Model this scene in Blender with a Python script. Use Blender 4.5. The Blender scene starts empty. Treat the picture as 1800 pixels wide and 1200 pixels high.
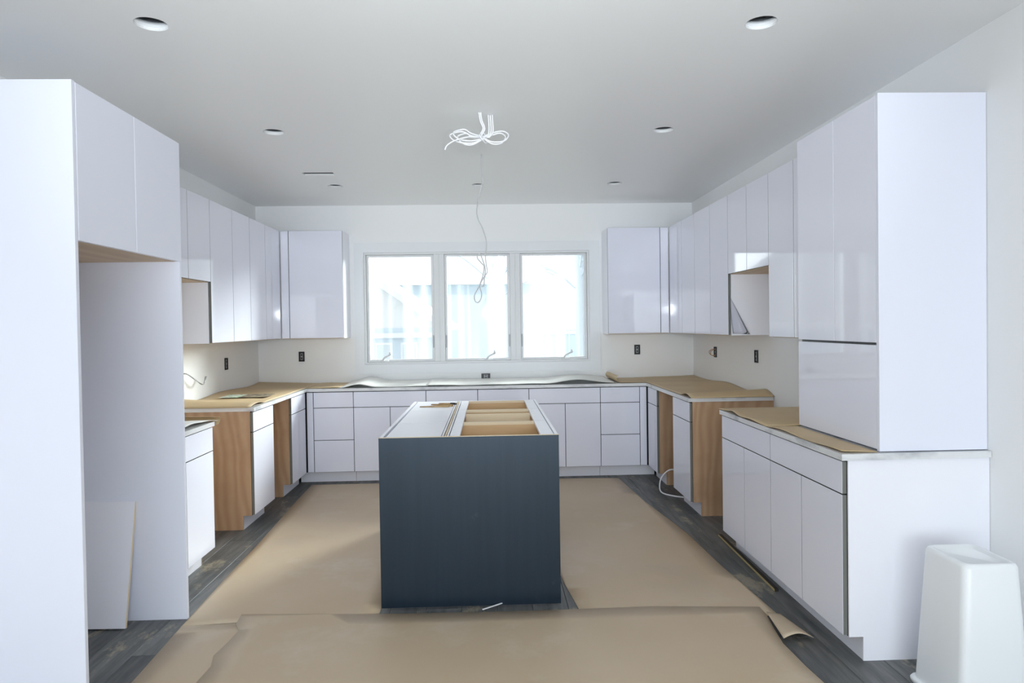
import bpy, bmesh, math, random
from mathutils import Vector, Matrix
random.seed(7)
S = bpy.context.scene
COL = S.collection

# ------------------------------------------------------------------ camera, world, light, exposure
W, ZC = 4.545, 2.737           # room width, ceiling height
cam_d = bpy.data.cameras.new('camera')
cam = bpy.data.objects.new('camera', cam_d); COL.objects.link(cam)
S.camera = cam
cam_d.sensor_fit = 'HORIZONTAL'; cam_d.sensor_width = 36.0
cam_d.lens = 1199.77 * 36.0 / 1800.0
cam_d.shift_y = -9.18 / 1800.0
cam_d.clip_start = 0.05; cam_d.clip_end = 300
Rv, Uv, Fv = (Vector((0.9992859, -0.03473596, -0.01486953)), Vector((0.01542041, 0.01564555, 0.99975868)),
              Vector((0.03449493, 0.99927405, -0.01617002)))
m = Matrix.Identity(4)
for i in range(3):
    m[i][0] = Rv[i]; m[i][1] = Uv[i]; m[i][2] = -Fv[i]
m.translation = Vector((2.38086, -7.14792, 1.47382))
cam.matrix_world = m

world = bpy.data.worlds.new('overcast_sky'); S.world = world
world.use_nodes = True
bgn = world.node_tree.nodes['Background']
bgn.inputs[0].default_value = (0.90, 0.96, 1.0, 1); bgn.inputs[1].default_value = 1.12

def area_light(name, loc, rot, sx, sy, power, color):
    l = bpy.data.lights.new(name, 'AREA'); l.shape = 'RECTANGLE'; l.size = sx; l.size_y = sy
    l.energy = power; l.color = color
    o = bpy.data.objects.new(name, l); COL.objects.link(o)
    o.location = loc; o.rotation_euler = rot
    return o
# fill lamp added behind the photographer, just inside the added rear glazing
area_light('added_rear_fill', (2.27, -10.9, 1.25), (math.radians(90), 0, 0), 3.9, 2.1, 112, (0.84, 0.93, 1.0))
# the photographer's flash, tilted up so that it bounces off the ceiling
def spot_light(name, loc, target, power, angle, blend, radius, color):
    l = bpy.data.lights.new(name, 'SPOT'); l.energy = power; l.spot_size = math.radians(angle); l.spot_blend = blend
    l.shadow_soft_size = radius; l.color = color
    o = bpy.data.objects.new(name, l); COL.objects.link(o); o.location = loc
    o.rotation_euler = (Vector(target) - Vector(loc)).to_track_quat('-Z', 'Y').to_euler()
    return o
spot_light('bounce_flash', (2.38, -7.2, 1.75), (2.33, -3.6, ZC + 0.25), 215, 76, 1.0, 0.06, (0.86, 0.94, 1.0))

# hazy low sun outside, diffused by the overcast, slanting in through the kitchen window towards the left
sun_d = bpy.data.lights.new('hazy_sun', 'SUN'); sun_d.energy = 17.0; sun_d.angle = math.radians(30); sun_d.color = (0.94, 1.0, 0.96)
sun = bpy.data.objects.new('hazy_sun', sun_d); COL.objects.link(sun); sun.location = (8, 10, 7)
sun.rotation_euler = Vector((-1.6, -2.0, -0.95)).to_track_quat('-Z', 'Y').to_euler()

S.view_settings.view_transform = 'Standard'
S.view_settings.look = 'None'
S.view_settings.gamma = 1.0
S.view_settings.use_curve_mapping = False
S.view_settings.exposure = 0.58
S.cycles.use_denoising = True
S.cycles.use_adaptive_sampling = True
S.cycles.adaptive_threshold = 0.04
S.cycles.max_bounces = 10
S.cycles.diffuse_bounces = 8
S.cycles.transparent_max_bounces = 12

# ------------------------------------------------------------------ materials
MATS = {}
def mat(name, col, rough=0.5, spec=0.5, var=None, vscale=4.0, vstretch=(1, 1, 1), bump=0.0, bscale=60.0,
        coat=0.0, metal=0.0, contrast=(0.35, 0.65), detail=4.0, randv=0.0, trans=0.0):
    m = bpy.data.materials.new(name); m.use_nodes = True
    nt = m.node_tree; N = nt.nodes; L = nt.links
    b = N['Principled BSDF']
    b.inputs['Base Color'].default_value = (*col, 1)
    b.inputs['Roughness'].default_value = rough
    b.inputs['Specular IOR Level'].default_value = spec
    b.inputs['Metallic'].default_value = metal
    b.inputs['Coat Weight'].default_value = coat
    b.inputs['Coat Roughness'].default_value = 0.03
    tc = N.new('ShaderNodeTexCoord')
    mp = N.new('ShaderNodeMapping'); mp.inputs['Scale'].default_value = vstretch
    L.new(tc.outputs['Object'], mp.inputs['Vector'])
    out = None
    if var is not None:
        n = N.new('ShaderNodeTexNoise'); n.inputs['Scale'].default_value = vscale; n.inputs['Detail'].default_value = detail
        L.new(mp.outputs['Vector'], n.inputs['Vector'])
        r = N.new('ShaderNodeMapRange'); r.inputs['From Min'].default_value = contrast[0]; r.inputs['From Max'].default_value = contrast[1]
        L.new(n.outputs['Fac'], r.inputs['Value'])
        mx = N.new('ShaderNodeMix'); mx.data_type = 'RGBA'
        mx.inputs['A'].default_value = (*col, 1); mx.inputs['B'].default_value = (*var, 1)
        L.new(r.outputs['Result'], mx.inputs['Factor'])
        out = mx.outputs['Result']
    if randv > 0:
        oi = N.new('ShaderNodeObjectInfo')
        rr = N.new('ShaderNodeMapRange'); rr.inputs['To Min'].default_value = 1 - randv; rr.inputs['To Max'].default_value = 1 + randv
        L.new(oi.outputs['Random'], rr.inputs['Value'])
        hs = N.new('ShaderNodeHueSaturation')
        if out is not None: L.new(out, hs.inputs['Color'])
        else: hs.inputs['Color'].default_value = (*col, 1)
        L.new(rr.outputs['Result'], hs.inputs['Value'])
        out = hs.outputs['Color']
    if out is not None: L.new(out, b.inputs['Base Color'])
    if bump > 0:
        n2 = N.new('ShaderNodeTexNoise'); n2.inputs['Scale'].default_value = bscale; n2.inputs['Detail'].default_value = 3
        L.new(mp.outputs['Vector'], n2.inputs['Vector'])
        bp = N.new('ShaderNodeBump'); bp.inputs['Strength'].default_value = bump; bp.inputs['Distance'].default_value = 0.01
        L.new(n2.outputs['Fac'], bp.inputs['Height']); L.new(bp.outputs['Normal'], b.inputs['Normal'])
    MATS[name] = m
    return m

M_wall = mat('painted_drywall', (0.88, 0.885, 0.885), 0.75, 0.25, bump=0.03, bscale=120)
M_ceil = mat('ceiling_plaster', (0.86, 0.865, 0.865), 0.38, 0.5, var=(0.86, 0.865, 0.865), vscale=0.8, vstretch=(0.6, 5, 1), bump=0.02, bscale=40)
M_door = mat('gloss_lacquer', (0.82, 0.83, 0.93), 0.05, 0.55)
M_edge = mat('door_edge_band', (0.16, 0.165, 0.15), 0.5, 0.4)
M_gap = mat('painted_gap_shade', (0.018, 0.018, 0.022), 0.7, 0.2)  # carcass fronts painted near-black, as the shade in the gaps between doors
M_white = mat('white_melamine', (0.87, 0.87, 0.93), 0.35, 0.4)
M_fridge = mat('white_satin_panel', (0.80, 0.815, 0.91), 0.3, 0.4)
M_toe = mat('toe_kick_white', (0.80, 0.80, 0.86), 0.45, 0.4)
def ply_mat():
    m = mat('plywood', (0.52, 0.34, 0.21), 0.55, 0.3)
    nt = m.node_tree; N = nt.nodes; L = nt.links; b = N['Principled BSDF']
    tc = N.new('ShaderNodeTexCoord'); mp = N.new('ShaderNodeMapping'); mp.inputs['Scale'].default_value = (2.0, 2.0, 0.55)
    L.new(tc.outputs['Object'], mp.inputs['Vector'])
    wv = N.new('ShaderNodeTexWave'); wv.wave_type = 'RINGS'; wv.rings_direction = 'X'; wv.inputs['Scale'].default_value = 2.4
    wv.inputs['Distortion'].default_value = 9.0; wv.inputs['Detail'].default_value = 3.0; wv.inputs['Detail Scale'].default_value = 0.9
    L.new(mp.outputs['Vector'], wv.inputs['Vector'])
    n = N.new('ShaderNodeTexNoise'); n.inputs['Scale'].default_value = 2.6; n.inputs['Detail'].default_value = 6; L.new(tc.outputs['Object'], n.inputs['Vector'])
    r1 = N.new('ShaderNodeMix'); r1.data_type = 'RGBA'; r1.inputs['A'].default_value = (0.46, 0.29, 0.175, 1); r1.inputs['B'].default_value = (0.54, 0.36, 0.225, 1)
    L.new(wv.outputs['Fac'], r1.inputs['Factor'])
    rr = N.new('ShaderNodeMapRange'); rr.inputs['From Min'].default_value = 0.52; rr.inputs['From Max'].default_value = 0.78; rr.inputs['To Max'].default_value = 0.55
    L.new(n.outputs['Fac'], rr.inputs['Value'])
    r2 = N.new('ShaderNodeMix'); r2.data_type = 'RGBA'; r2.inputs['B'].default_value = (0.30, 0.165, 0.09, 1)
    L.new(rr.outputs['Result'], r2.inputs['Factor']); L.new(r1.outputs['Result'], r2.inputs['A']); L.new(r2.outputs['Result'], b.inputs['Base Color'])
    return m
M_ply = ply_mat()
M_under = mat('maple_underside', (0.68, 0.53, 0.38), 0.6, 0.3, var=(0.60, 0.46, 0.32), vscale=2, vstretch=(1, 8, 1))
M_int = mat('birch_interior', (0.72, 0.50, 0.28), 0.5, 0.35, var=(0.60, 0.40, 0.21), vscale=2.5, vstretch=(0.8, 6, 6), detail=6)
M_lip = mat('birch_edge', (0.80, 0.66, 0.46), 0.5, 0.35)
M_quartz = mat('marbled_quartz', (0.74, 0.75, 0.76), 0.25, 0.5, var=(0.36, 0.37, 0.40), vscale=5, vstretch=(1, 1, 2), contrast=(0.52, 0.75), detail=8)
M_quartzd = mat('grey_quartz_edge', (0.62, 0.63, 0.66), 0.3, 0.5, var=(0.38, 0.39, 0.43), vscale=6, contrast=(0.4, 0.75), detail=8)
M_kraft = mat('kraft_paper', (0.55, 0.43, 0.29), 0.5, 0.4, var=(0.60, 0.48, 0.345), vscale=1.3, bump=0.05, bscale=14, contrast=(0.3, 0.7), detail=6)
def smudge(m, col, lo, hi, amt, scale):
    nt = m.node_tree; N = nt.nodes; L = nt.links; b = N['Principled BSDF']
    src = b.inputs['Base Color'].links[0].from_socket
    tc = N.new('ShaderNodeTexCoord'); n = N.new('ShaderNodeTexNoise'); n.inputs['Scale'].default_value = scale; n.inputs['Detail'].default_value = 9; n.inputs['Roughness'].default_value = 0.68
    L.new(tc.outputs['Object'], n.inputs['Vector'])
    r = N.new('ShaderNodeMapRange'); r.inputs['From Min'].default_value = lo; r.inputs['From Max'].default_value = hi; r.inputs['To Max'].default_value = amt
    L.new(n.outputs['Fac'], r.inputs['Value'])
    mx = N.new('ShaderNodeMix'); mx.data_type = 'RGBA'; mx.inputs['B'].default_value = (*col, 1)
    L.new(r.outputs['Result'], mx.inputs['Factor']); L.new(src, mx.inputs['A']); L.new(mx.outputs['Result'], b.inputs['Base Color'])
smudge(M_kraft, (0.66, 0.58, 0.48), 0.53, 0.72, 0.65, 2.2)
smudge(M_kraft, (0.40, 0.30, 0.20), 0.58, 0.75, 0.6, 1.1)
M_kraft2 = mat('counter_kraft_paper', (0.64, 0.485, 0.285), 0.5, 0.4, var=(0.56, 0.42, 0.24), vscale=2.2, vstretch=(1, 1, 1), bump=0.04, bscale=25)
M_wsheet = mat('white_foam_sheet', (0.86, 0.86, 0.82), 0.5, 0.3)
M_dark = mat('black_plastic', (0.015, 0.016, 0.02), 0.4, 0.5)
M_grey = mat('grey_metal', (0.30, 0.31, 0.32), 0.4, 0.5, metal=0.4)
M_vinyl = mat('white_vinyl', (0.74, 0.75, 0.76), 0.4, 0.4)
M_trim = mat('white_casing_paint', (0.80, 0.82, 0.84), 0.45, 0.4)
M_cable = mat('white_cable', (0.86, 0.86, 0.88), 0.4, 0.4)
M_cabled = mat('grey_cable', (0.55, 0.55, 0.56), 0.45, 0.4)
M_copper = mat('copper_wire', (0.40, 0.24, 0.13), 0.4, 0.5)
M_bin = mat('white_bin_plastic', (0.84, 0.86, 0.88), 0.35, 0.45)
M_can = mat('can_white', (0.85, 0.87, 0.89), 0.5, 0.4)
M_candark = mat('can_dark', (0.10, 0.11, 0.12), 0.6, 0.3)
M_duct = mat('galvanised_duct', (0.20, 0.205, 0.21), 0.5, 0.4)
M_slab = mat('subfloor', (0.10, 0.10, 0.10), 0.8, 0.2)
M_shim = mat('shim_wood', (0.24, 0.13, 0.05), 0.6, 0.3, var=(0.52, 0.36, 0.18), vscale=8, vstretch=(1, 8, 8))
M_strip = mat('dark_molding', (0.035, 0.03, 0.025), 0.6, 0.3)
M_stripw = mat('raw_molding_edge', (0.42, 0.33, 0.16), 0.7, 0.3)
M_snow = mat('pale_ground', (0.22, 0.24, 0.24), 0.8, 0.2, var=(0.17, 0.19, 0.19), vscale=0.4)
M_house = mat('pale_siding', (0.66, 0.75, 0.82), 0.7, 0.3)
M_houser = mat('pale_roof', (0.86, 0.86, 0.86), 0.8, 0.2)
M_houset = mat('house_trim', (0.88, 0.90, 0.92), 0.6, 0.3)
M_pane_d = mat('far_window_glass', (0.62, 0.68, 0.72), 0.2, 0.5)
M_bark = mat('pale_bark', (0.58, 0.63, 0.68), 0.9, 0.2)

def island_blue():
    m = mat('slate_blue_laminate', (0.033, 0.058, 0.078), 0.32, 0.55)
    nt = m.node_tree; N = nt.nodes; L = nt.links; b = N['Principled BSDF']
    tc = N.new('ShaderNodeTexCoord'); mp = N.new('ShaderNodeMapping'); mp.inputs['Scale'].default_value = (14, 14, 0.6)
    n = N.new('ShaderNodeTexNoise'); n.inputs['Scale'].default_value = 3; n.inputs['Detail'].default_value = 8
    L.new(tc.outputs['Object'], mp.inputs['Vector']); L.new(mp.outputs['Vector'], n.inputs['Vector'])
    r = N.new('ShaderNodeValToRGB')
    r.color_ramp.elements[0].position = 0.3; r.color_ramp.elements[0].color = (0.005, 0.012, 0.021, 1)
    r.color_ramp.elements[1].position = 0.8; r.color_ramp.elements[1].color = (0.008, 0.017, 0.029, 1)
    L.new(n.outputs['Fac'], r.inputs['Fac'])
    b.inputs['Specular Tint'].default_value = (0.72, 0.85, 1.0, 1)
    # scuffs: pale smudges
    n3 = N.new('ShaderNodeTexNoise'); n3.inputs['Scale'].default_value = 7; n3.inputs['Detail'].default_value = 10; n3.inputs['Roughness'].default_value = 0.75
    mp3 = N.new('ShaderNodeMapping'); mp3.inputs['Scale'].default_value = (1, 1, 0.5)
    L.new(tc.outputs['Object'], mp3.inputs['Vector']); L.new(mp3.outputs['Vector'], n3.inputs['Vector'])
    r3 = N.new('ShaderNodeMapRange'); r3.inputs['From Min'].default_value = 0.62; r3.inputs['From Max'].default_value = 0.80; r3.inputs['To Max'].default_value = 0.35
    L.new(n3.outputs['Fac'], r3.inputs['Value'])
    mx = N.new('ShaderNodeMix'); mx.data_type = 'RGBA'; mx.inputs['B'].default_value = (0.16, 0.18, 0.19, 1)
    L.new(r3.outputs['Result'], mx.inputs['Factor']); L.new(r.outputs['Color'], mx.inputs['A'])
    L.new(mx.outputs['Result'], b.inputs['Base Color'])
    return m
M_island = island_blue()

def plank_mat():
    m = mat('grey_plank', (0.10, 0.10, 0.10), 0.5, 0.4)
    nt = m.node_tree; N = nt.nodes; L = nt.links; b = N['Principled BSDF']
    tc = N.new('ShaderNodeTexCoord'); geo = N.new('ShaderNodeNewGeometry'); oi = N.new('ShaderNodeObjectInfo')
    mp = N.new('ShaderNodeMapping'); mp.inputs['Scale'].default_value = (9, 0.9, 1)
    add = N.new('ShaderNodeVectorMath'); add.operation = 'ADD'
    sc = N.new('ShaderNodeVectorMath'); sc.operation = 'SCALE'; sc.inputs[0].default_value = (7, 13, 3)
    L.new(oi.outputs['Random'], sc.inputs['Scale'])
    L.new(geo.outputs['Position'], add.inputs[0]); L.new(sc.outputs['Vector'], add.inputs[1])
    L.new(add.outputs['Vector'], mp.inputs['Vector'])
    n = N.new('ShaderNodeTexNoise'); n.inputs['Scale'].default_value = 2.2; n.inputs['Detail'].default_value = 9; n.inputs['Roughness'].default_value = 0.65
    L.new(mp.outputs['Vector'], n.inputs['Vector'])
    r = N.new('ShaderNodeValToRGB')
    e = r.color_ramp.elements
    e[0].position = 0.30; e[0].color = (0.055, 0.062, 0.068, 1)
    e[1].position = 0.72; e[1].color = (0.22, 0.22, 0.215, 1)
    L.new(n.outputs['Fac'], r.inputs['Fac'])
    # pale dried compound smears
    n2 = N.new('ShaderNodeTexNoise'); n2.inputs['Scale'].default_value = 3.2; n2.inputs['Detail'].default_value = 8; n2.inputs['Roughness'].default_value = 0.7
    mp2 = N.new('ShaderNodeMapping'); mp2.inputs['Scale'].default_value = (1.6, 0.7, 1)
    L.new(geo.outputs['Position'], mp2.inputs['Vector']); L.new(mp2.outputs['Vector'], n2.inputs['Vector'])
    r2 = N.new('ShaderNodeMapRange'); r2.inputs['From Min'].default_value = 0.575; r2.inputs['From Max'].default_value = 0.64
    r2.inputs['To Max'].default_value = 0.75
    L.new(n2.outputs['Fac'], r2.inputs['Value'])
    mx = N.new('ShaderNodeMix'); mx.data_type = 'RGBA'; mx.inputs['B'].default_value = (0.42, 0.37, 0.27, 1)
    L.new(r2.outputs['Result'], mx.inputs['Factor']); L.new(r.outputs['Color'], mx.inputs['A'])
    hs = N.new('ShaderNodeHueSaturation'); rr = N.new('ShaderNodeMapRange'); rr.inputs['To Min'].default_value = 0.75; rr.inputs['To Max'].default_value = 1.12
    L.new(oi.outputs['Random'], rr.inputs['Value']); L.new(rr.outputs['Result'], hs.inputs['Value'])
    L.new(mx.outputs['Result'], hs.inputs['Color']); L.new(hs.outputs['Color'], b.inputs['Base Color'])
    bp = N.new('ShaderNodeBump'); bp.inputs['Strength'].default_value = 0.15; bp.inputs['Distance'].default_value = 0.004
    L.new(n.outputs['Fac'], bp.inputs['Height']); L.new(bp.outputs['Normal'], b.inputs['Normal'])
    return m
M_plank = plank_mat()

def glass_mat(name, haze, tint, bands=0.0):
    m = bpy.data.materials.new(name); m.use_nodes = True
    nt = m.node_tree; N = nt.nodes; L = nt.links
    for n in list(N): N.remove(n)
    out = N.new('ShaderNodeOutputMaterial')
    tr = N.new('ShaderNodeBsdfTransparent'); tr.inputs[0].default_value = (*tint, 1)
    tl = N.new('ShaderNodeBsdfTranslucent'); tl.inputs[0].default_value = (0.9, 0.93, 0.95, 1)
    gl = N.new('ShaderNodeBsdfGlossy'); gl.inputs['Roughness'].default_value = 0.03
    mx = N.new('ShaderNodeMixShader'); mx.inputs[0].default_value = haze
    if bands > 0:   # vertical folds of protective film
        tc = N.new('ShaderNodeTexCoord'); mp = N.new('ShaderNodeMapping'); mp.inputs['Scale'].default_value = (1, 0.02, 0.02)
        n = N.new('ShaderNodeTexNoise'); n.inputs['Scale'].default_value = 6.5; n.inputs['Detail'].default_value = 2
        L.new(tc.outputs['Object'], mp.inputs['Vector']); L.new(mp.outputs['Vector'], n.inputs['Vector'])
        r = N.new('ShaderNodeMapRange'); r.inputs['From Min'].default_value = 0.45; r.inputs['From Max'].default_value = 0.6
        r.inputs['To Min'].default_value = haze * (1 - bands); r.inputs['To Max'].default_value = min(1, haze * (1 + bands))
        L.new(n.outputs['Fac'], r.inputs['Value']); L.new(r.outputs['Result'], mx.inputs[0])
    L.new(tr.outputs[0], mx.inputs[1]); L.new(tl.outputs[0], mx.inputs[2])
    lw = N.new('ShaderNodeFresnel'); lw.inputs['IOR'].default_value = 1.35
    mx2 = N.new('ShaderNodeMixShader'); L.new(lw.outputs[0], mx2.inputs[0])
    L.new(mx.outputs[0], mx2.inputs[1]); L.new(gl.outputs[0], mx2.inputs[2])
    L.new(mx2.outputs[0], out.inputs[0])
    return m
M_glass = glass_mat('filmed_glass', 0.05, (0.83, 0.84, 0.85), 0.7)
M_glass2 = glass_mat('clear_glass', 0.03, (0.97, 0.98, 0.99))
M_film = glass_mat('peeling_film', 0.14, (0.96, 0.96, 0.98))

# ------------------------------------------------------------------ helpers
def add_box(bm, x0, x1, y0, y1, z0, z1, bev=0.0):
    vs = [bm.verts.new((x, y, z)) for x in (x0, x1) for y in (y0, y1) for z in (z0, z1)]
    idx = [(0, 1, 3, 2), (4, 6, 7, 5), (0, 4, 5, 1), (2, 3, 7, 6), (0, 2, 6, 4), (1, 5, 7, 3)]
    fs = [bm.faces.new([vs[i] for i in f]) for f in idx]
    if bev > 0:
        es = list({e for f in fs for e in f.edges})
        bmesh.ops.bevel(bm, geom=es, offset=bev, segments=1, affect='EDGES')
def add_prism(bm, poly, axis, a0, a1):
    """extrude a 2D polygon along axis ('x': poly=(y,z); 'z': poly=(x,y); 'y': poly=(x,z))"""
    def P(p, a):
        return {'x': (a, p[0], p[1]), 'y': (p[0], a, p[1]), 'z': (p[0], p[1], a)}[axis]
    A = [bm.verts.new(P(p, a0)) for p in poly]; B = [bm.verts.new(P(p, a1)) for p in poly]
    n = len(poly)
    bm.faces.new(A); bm.faces.new(list(reversed(B)))
    for i in range(n):
        bm.faces.new([A[i], B[i], B[(i + 1) % n], A[(i + 1) % n]])
    bmesh.ops.recalc_face_normals(bm, faces=bm.faces)
def add_tube(bm, pts, r, seg=8, close=False):
    pts = [Vector(p) for p in pts]
    rings = []; n = len(pts); up = Vector((0.13, 0.27, 0.95)).normalized()
    for i, p in enumerate(pts):
        t = (pts[(i + 1) % n] if (close or i < n - 1) else p) - (pts[i - 1] if (close or i > 0) else p)
        t.normalize()
        a = t.cross(up)
        if a.length < 1e-3: a = t.cross(Vector((1, 0, 0)))
        a.normalize(); b = t.cross(a)
        rings.append([bm.verts.new(p + r * (math.cos(2 * math.pi * k / seg) * a + math.sin(2 * math.pi * k / seg) * b)) for k in range(seg)])
    for i in range(n if close else n - 1):
        r0, r1 = rings[i], rings[(i + 1) % n]
        for k in range(seg):
            bm.faces.new([r0[k], r0[(k + 1) % seg], r1[(k + 1) % seg], r1[k]])
    if not close:
        bm.faces.new(list(reversed(rings[0]))); bm.faces.new(rings[-1])
    bmesh.ops.recalc_face_normals(bm, faces=bm.faces)
def spline(pts, k=8):
    """Catmull-Rom through the points"""
    P = [Vector(p) for p in pts]; P = [2 * P[0] - P[1]] + P + [2 * P[-1] - P[-2]]
    out = []
    for i in range(1, len(P) - 2):
        for j in range(k):
            t = j / k
            a, b, c, d = P[i - 1:i + 3]
            out.append(0.5 * ((2 * b) + (c - a) * t + (2 * a - 5 * b + 4 * c - d) * t * t + (3 * b - a - 3 * c + d) * t ** 3))
    out.append(P[-2]); return out
def obj(name, bm, m, parent=None, smooth=False, loc=None, rot=None):
    me = bpy.data.meshes.new(name); bm.to_mesh(me); bm.free()
    for x in (m if isinstance(m, (list, tuple)) else [m]): me.materials.append(x)
    if smooth:
        for p in me.polygons: p.use_smooth = True
    o = bpy.data.objects.new(name, me); COL.objects.link(o)
    if parent is not None: o.parent = parent
    if loc: o.location = loc
    if rot: o.rotation_euler = rot
    return o
def boxes(name, bl, m, parent=None, bev=0.0, **k):
    bm = bmesh.new()
    for b in bl: add_box(bm, *b, bev)
    return obj(name, bm, m, parent, **k)
def empty(name, loc=(0, 0, 0), rz=0):
    o = bpy.data.objects.new(name, None); COL.objects.link(o)
    o.location = loc; o.rotation_euler = (0, 0, rz); o.empty_display_size = 0.1
    return o
def tag(o, label, cat, group=None):
    o['label'] = label; o['category'] = cat
    if group: o['group'] = group
    return o
def struct(o, label=None, cat=None):
    o['kind'] = 'structure'
    if label: o['label'] = label
    if cat: o['category'] = cat
    return o
def sheet(name, fn, nu, nv, m, thick=0.0015, parent=None, smooth=True):
    """curved sheet with real thickness: fn(u,v) -> point"""
    bm = bmesh.new()
    g = [[bm.verts.new(fn(i / nu, j / nv)) for j in range(nv + 1)] for i in range(nu + 1)]
    for i in range(nu):
        for j in range(nv):
            bm.faces.new([g[i][j], g[i + 1][j], g[i + 1][j + 1], g[i][j + 1]])
    bmesh.ops.recalc_face_normals(bm, faces=bm.faces)
    if sum(f.normal.z for f in bm.faces) < 0:
        bmesh.ops.reverse_faces(bm, faces=bm.faces)
    bmesh.ops.solidify(bm, geom=bm.faces[:], thickness=thick)
    return obj(name, bm, m, parent, smooth)
def sstep(a, b, x):
    t = max(0, min(1, (x - a) / (b - a))); return t * t * (3 - 2 * t)

# ------------------------------------------------------------------ room shell
YR = -11.0
# floor: sub floor slab with individual planks
floor = boxes('floor', [(-0.1, W + 0.1, YR - 0.1, 0.15, -0.10, -0.0125), (0, W, YR, -7.2, -0.0125, 0.0)], [M_slab, M_plank])
for p in floor.data.polygons:
    if p.center.y < -7.2 and p.center.z > -0.02: p.material_index = 1
struct(floor, 'grey wood plank floor under the brown paper', 'floor')
pw, plen = 0.185, 1.25
bmp = bmesh.new(); add_box(bmp, 0.001, pw - 0.001, 0.001, plen - 0.001, -0.012, 0, 0.0012)
pme = bpy.data.meshes.new('plank'); bmp.to_mesh(pme); bmp.free(); pme.materials.append(M_plank)
def cut_plank(w, l):
    b = bmesh.new(); add_box(b, 0.001, w - 0.001, 0.001, l - 0.001, -0.012, 0, 0.0012)
    me = bpy.data.meshes.new('plank'); b.to_mesh(me); b.free(); me.materials.append(M_plank); return me
nx = int(W / pw) + 1
for i in range(nx):
    w = min(pw, W - i * pw)
    if w < 0.02: continue
    y = -7.2 - 0 ; off = (i * 0.47) % plen
    first = True
    while y < -0.001:
        l = plen if not first else plen - off * 0.9
        l = min(l, -y)
        me = pme if (abs(l - plen) < 1e-6 and w == pw) else cut_plank(w, l)
        o = bpy.data.objects.new('plank', me); COL.objects.link(o); o.parent = floor
        o.location = (i * pw, y, 0); y += l; first = False

def wall(name, bl, label):
    return struct(boxes(name, bl, M_wall), label, 'wall')
H2 = ZC + 0.2
WX0, WX1, WZ0, WZ1 = 1.095, 3.447, 1.086, 2.248      # kitchen window rough opening
wall('wall_left', [(-0.12, 0, YR, 0.0, 0, H2)], 'plain white wall behind the left hand cabinets')
wall('wall_right', [(W, W + 0.12, YR, 0.0, 0, H2)], 'plain white wall behind the right hand cabinets')
wall('wall_back', [(-0.12, WX0, 0, 0.14, 0, H2), (WX1, W + 0.12, 0, 0.14, 0, H2), (WX0, WX1, 0, 0.14, 0, WZ0), (WX0, WX1, 0, 0.14, WZ1, H2)],
     'white far wall around the triple window')
RX0, RX1, RZ0, RZ1 = 0.30, 4.25, 0.15, 2.35
wall('wall_front', [(-0.12, RX0, YR - 0.14, YR, 0, H2), (RX1, W + 0.12, YR - 0.14, YR, 0, H2), (RX0, RX1, YR - 0.14, YR, 0, RZ0), (RX0, RX1, YR - 0.14, YR, RZ1, H2)],
     'unseen wall behind the photographer with added wide glazing')

# ceiling with real cut-outs
cans = [(1.010, -4.262), (3.556, -4.277), (1.022, -2.690), (3.545, -2.697), (1.035, -0.988), (3.538, -1.017)]
CR = 0.066
def circ(cx, cy, r, n=28): return [(cx + r * math.cos(2 * math.pi * k / n), cy + r * math.sin(2 * math.pi * k / n)) for k in range(n)]
holes = [circ(x, y, CR) for x, y in cans] + [circ(2.305, -1.0, 0.052)]
vent = (0.885, 1.135, -1.53, -1.43)
holes.append([(vent[0], vent[2]), (vent[1], vent[2]), (vent[1], vent[3]), (vent[0], vent[3])])
bm = bmesh.new()
def loop(pts, z):
    vs = [bm.verts.new((x, y, z)) for x, y in pts]
    return [bm.edges.new((vs[i], vs[(i + 1) % len(vs)])) for i in range(len(vs))]
ed = loop([(-0.1, YR - 0.1), (W + 0.1, YR - 0.1), (W + 0.1, 0.1), (-0.1, 0.1)], ZC)
for h in holes: ed += loop(h, ZC)
bmesh.ops.triangle_fill(bm, edges=ed, use_beauty=True)
for f in bm.faces:
    if f.normal.z > 0: f.normal_flip()
ret = bmesh.ops.extrude_face_region(bm, geom=bm.faces[:])
bmesh.ops.translate(bm, verts=[v for v in ret['geom'] if isinstance(v, bmesh.types.BMVert)], vec=(0, 0, 0.012))
bmesh.ops.recalc_face_normals(bm, faces=bm.faces)
add_box(bm, -0.12, W + 0.12, YR - 0.14, 0.14, H2, H2 + 0.05)
struct(obj('ceiling', bm, M_ceil), 'smooth white ceiling with cut-outs for lamps', 'ceiling')

# window_1: triple casement with casing, sashes, panes, cranks
win = struct(empty('window_1', ((WX0 + WX1) / 2, 0, WZ0)), 'triple casement window with white casing on the far wall', 'window')
ox, oz = win.location.x, win.location.z
def wb(*b): return (b[0] - ox, b[1] - ox, b[2], b[3], b[4] - oz, b[5] - oz)
def wprism(name, poly, y0, y1, m, parent):
    bm = bmesh.new(); add_prism(bm, [(p[0] - ox, p[1] - oz) for p in poly], 'y', y0, y1); return obj(name, bm, m, parent)
CX0, CX1, CZ0, CZ1 = 0.998, 3.556, 0.988, 2.348
for poly in ([(CX0, CZ1), (CX1, CZ1), (WX1, WZ1), (WX0, WZ1)], [(CX0, CZ0), (CX1, CZ0), (WX1, WZ0), (WX0, WZ0)],
             [(CX0, CZ0), (CX0, CZ1), (WX0, WZ1), (WX0, WZ0)], [(CX1, CZ0), (CX1, CZ1), (WX1, WZ1), (WX1, WZ0)]):
    wprism('casing_board', poly, -0.016, -0.0005, M_trim, win)
fr = 0.022
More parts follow.
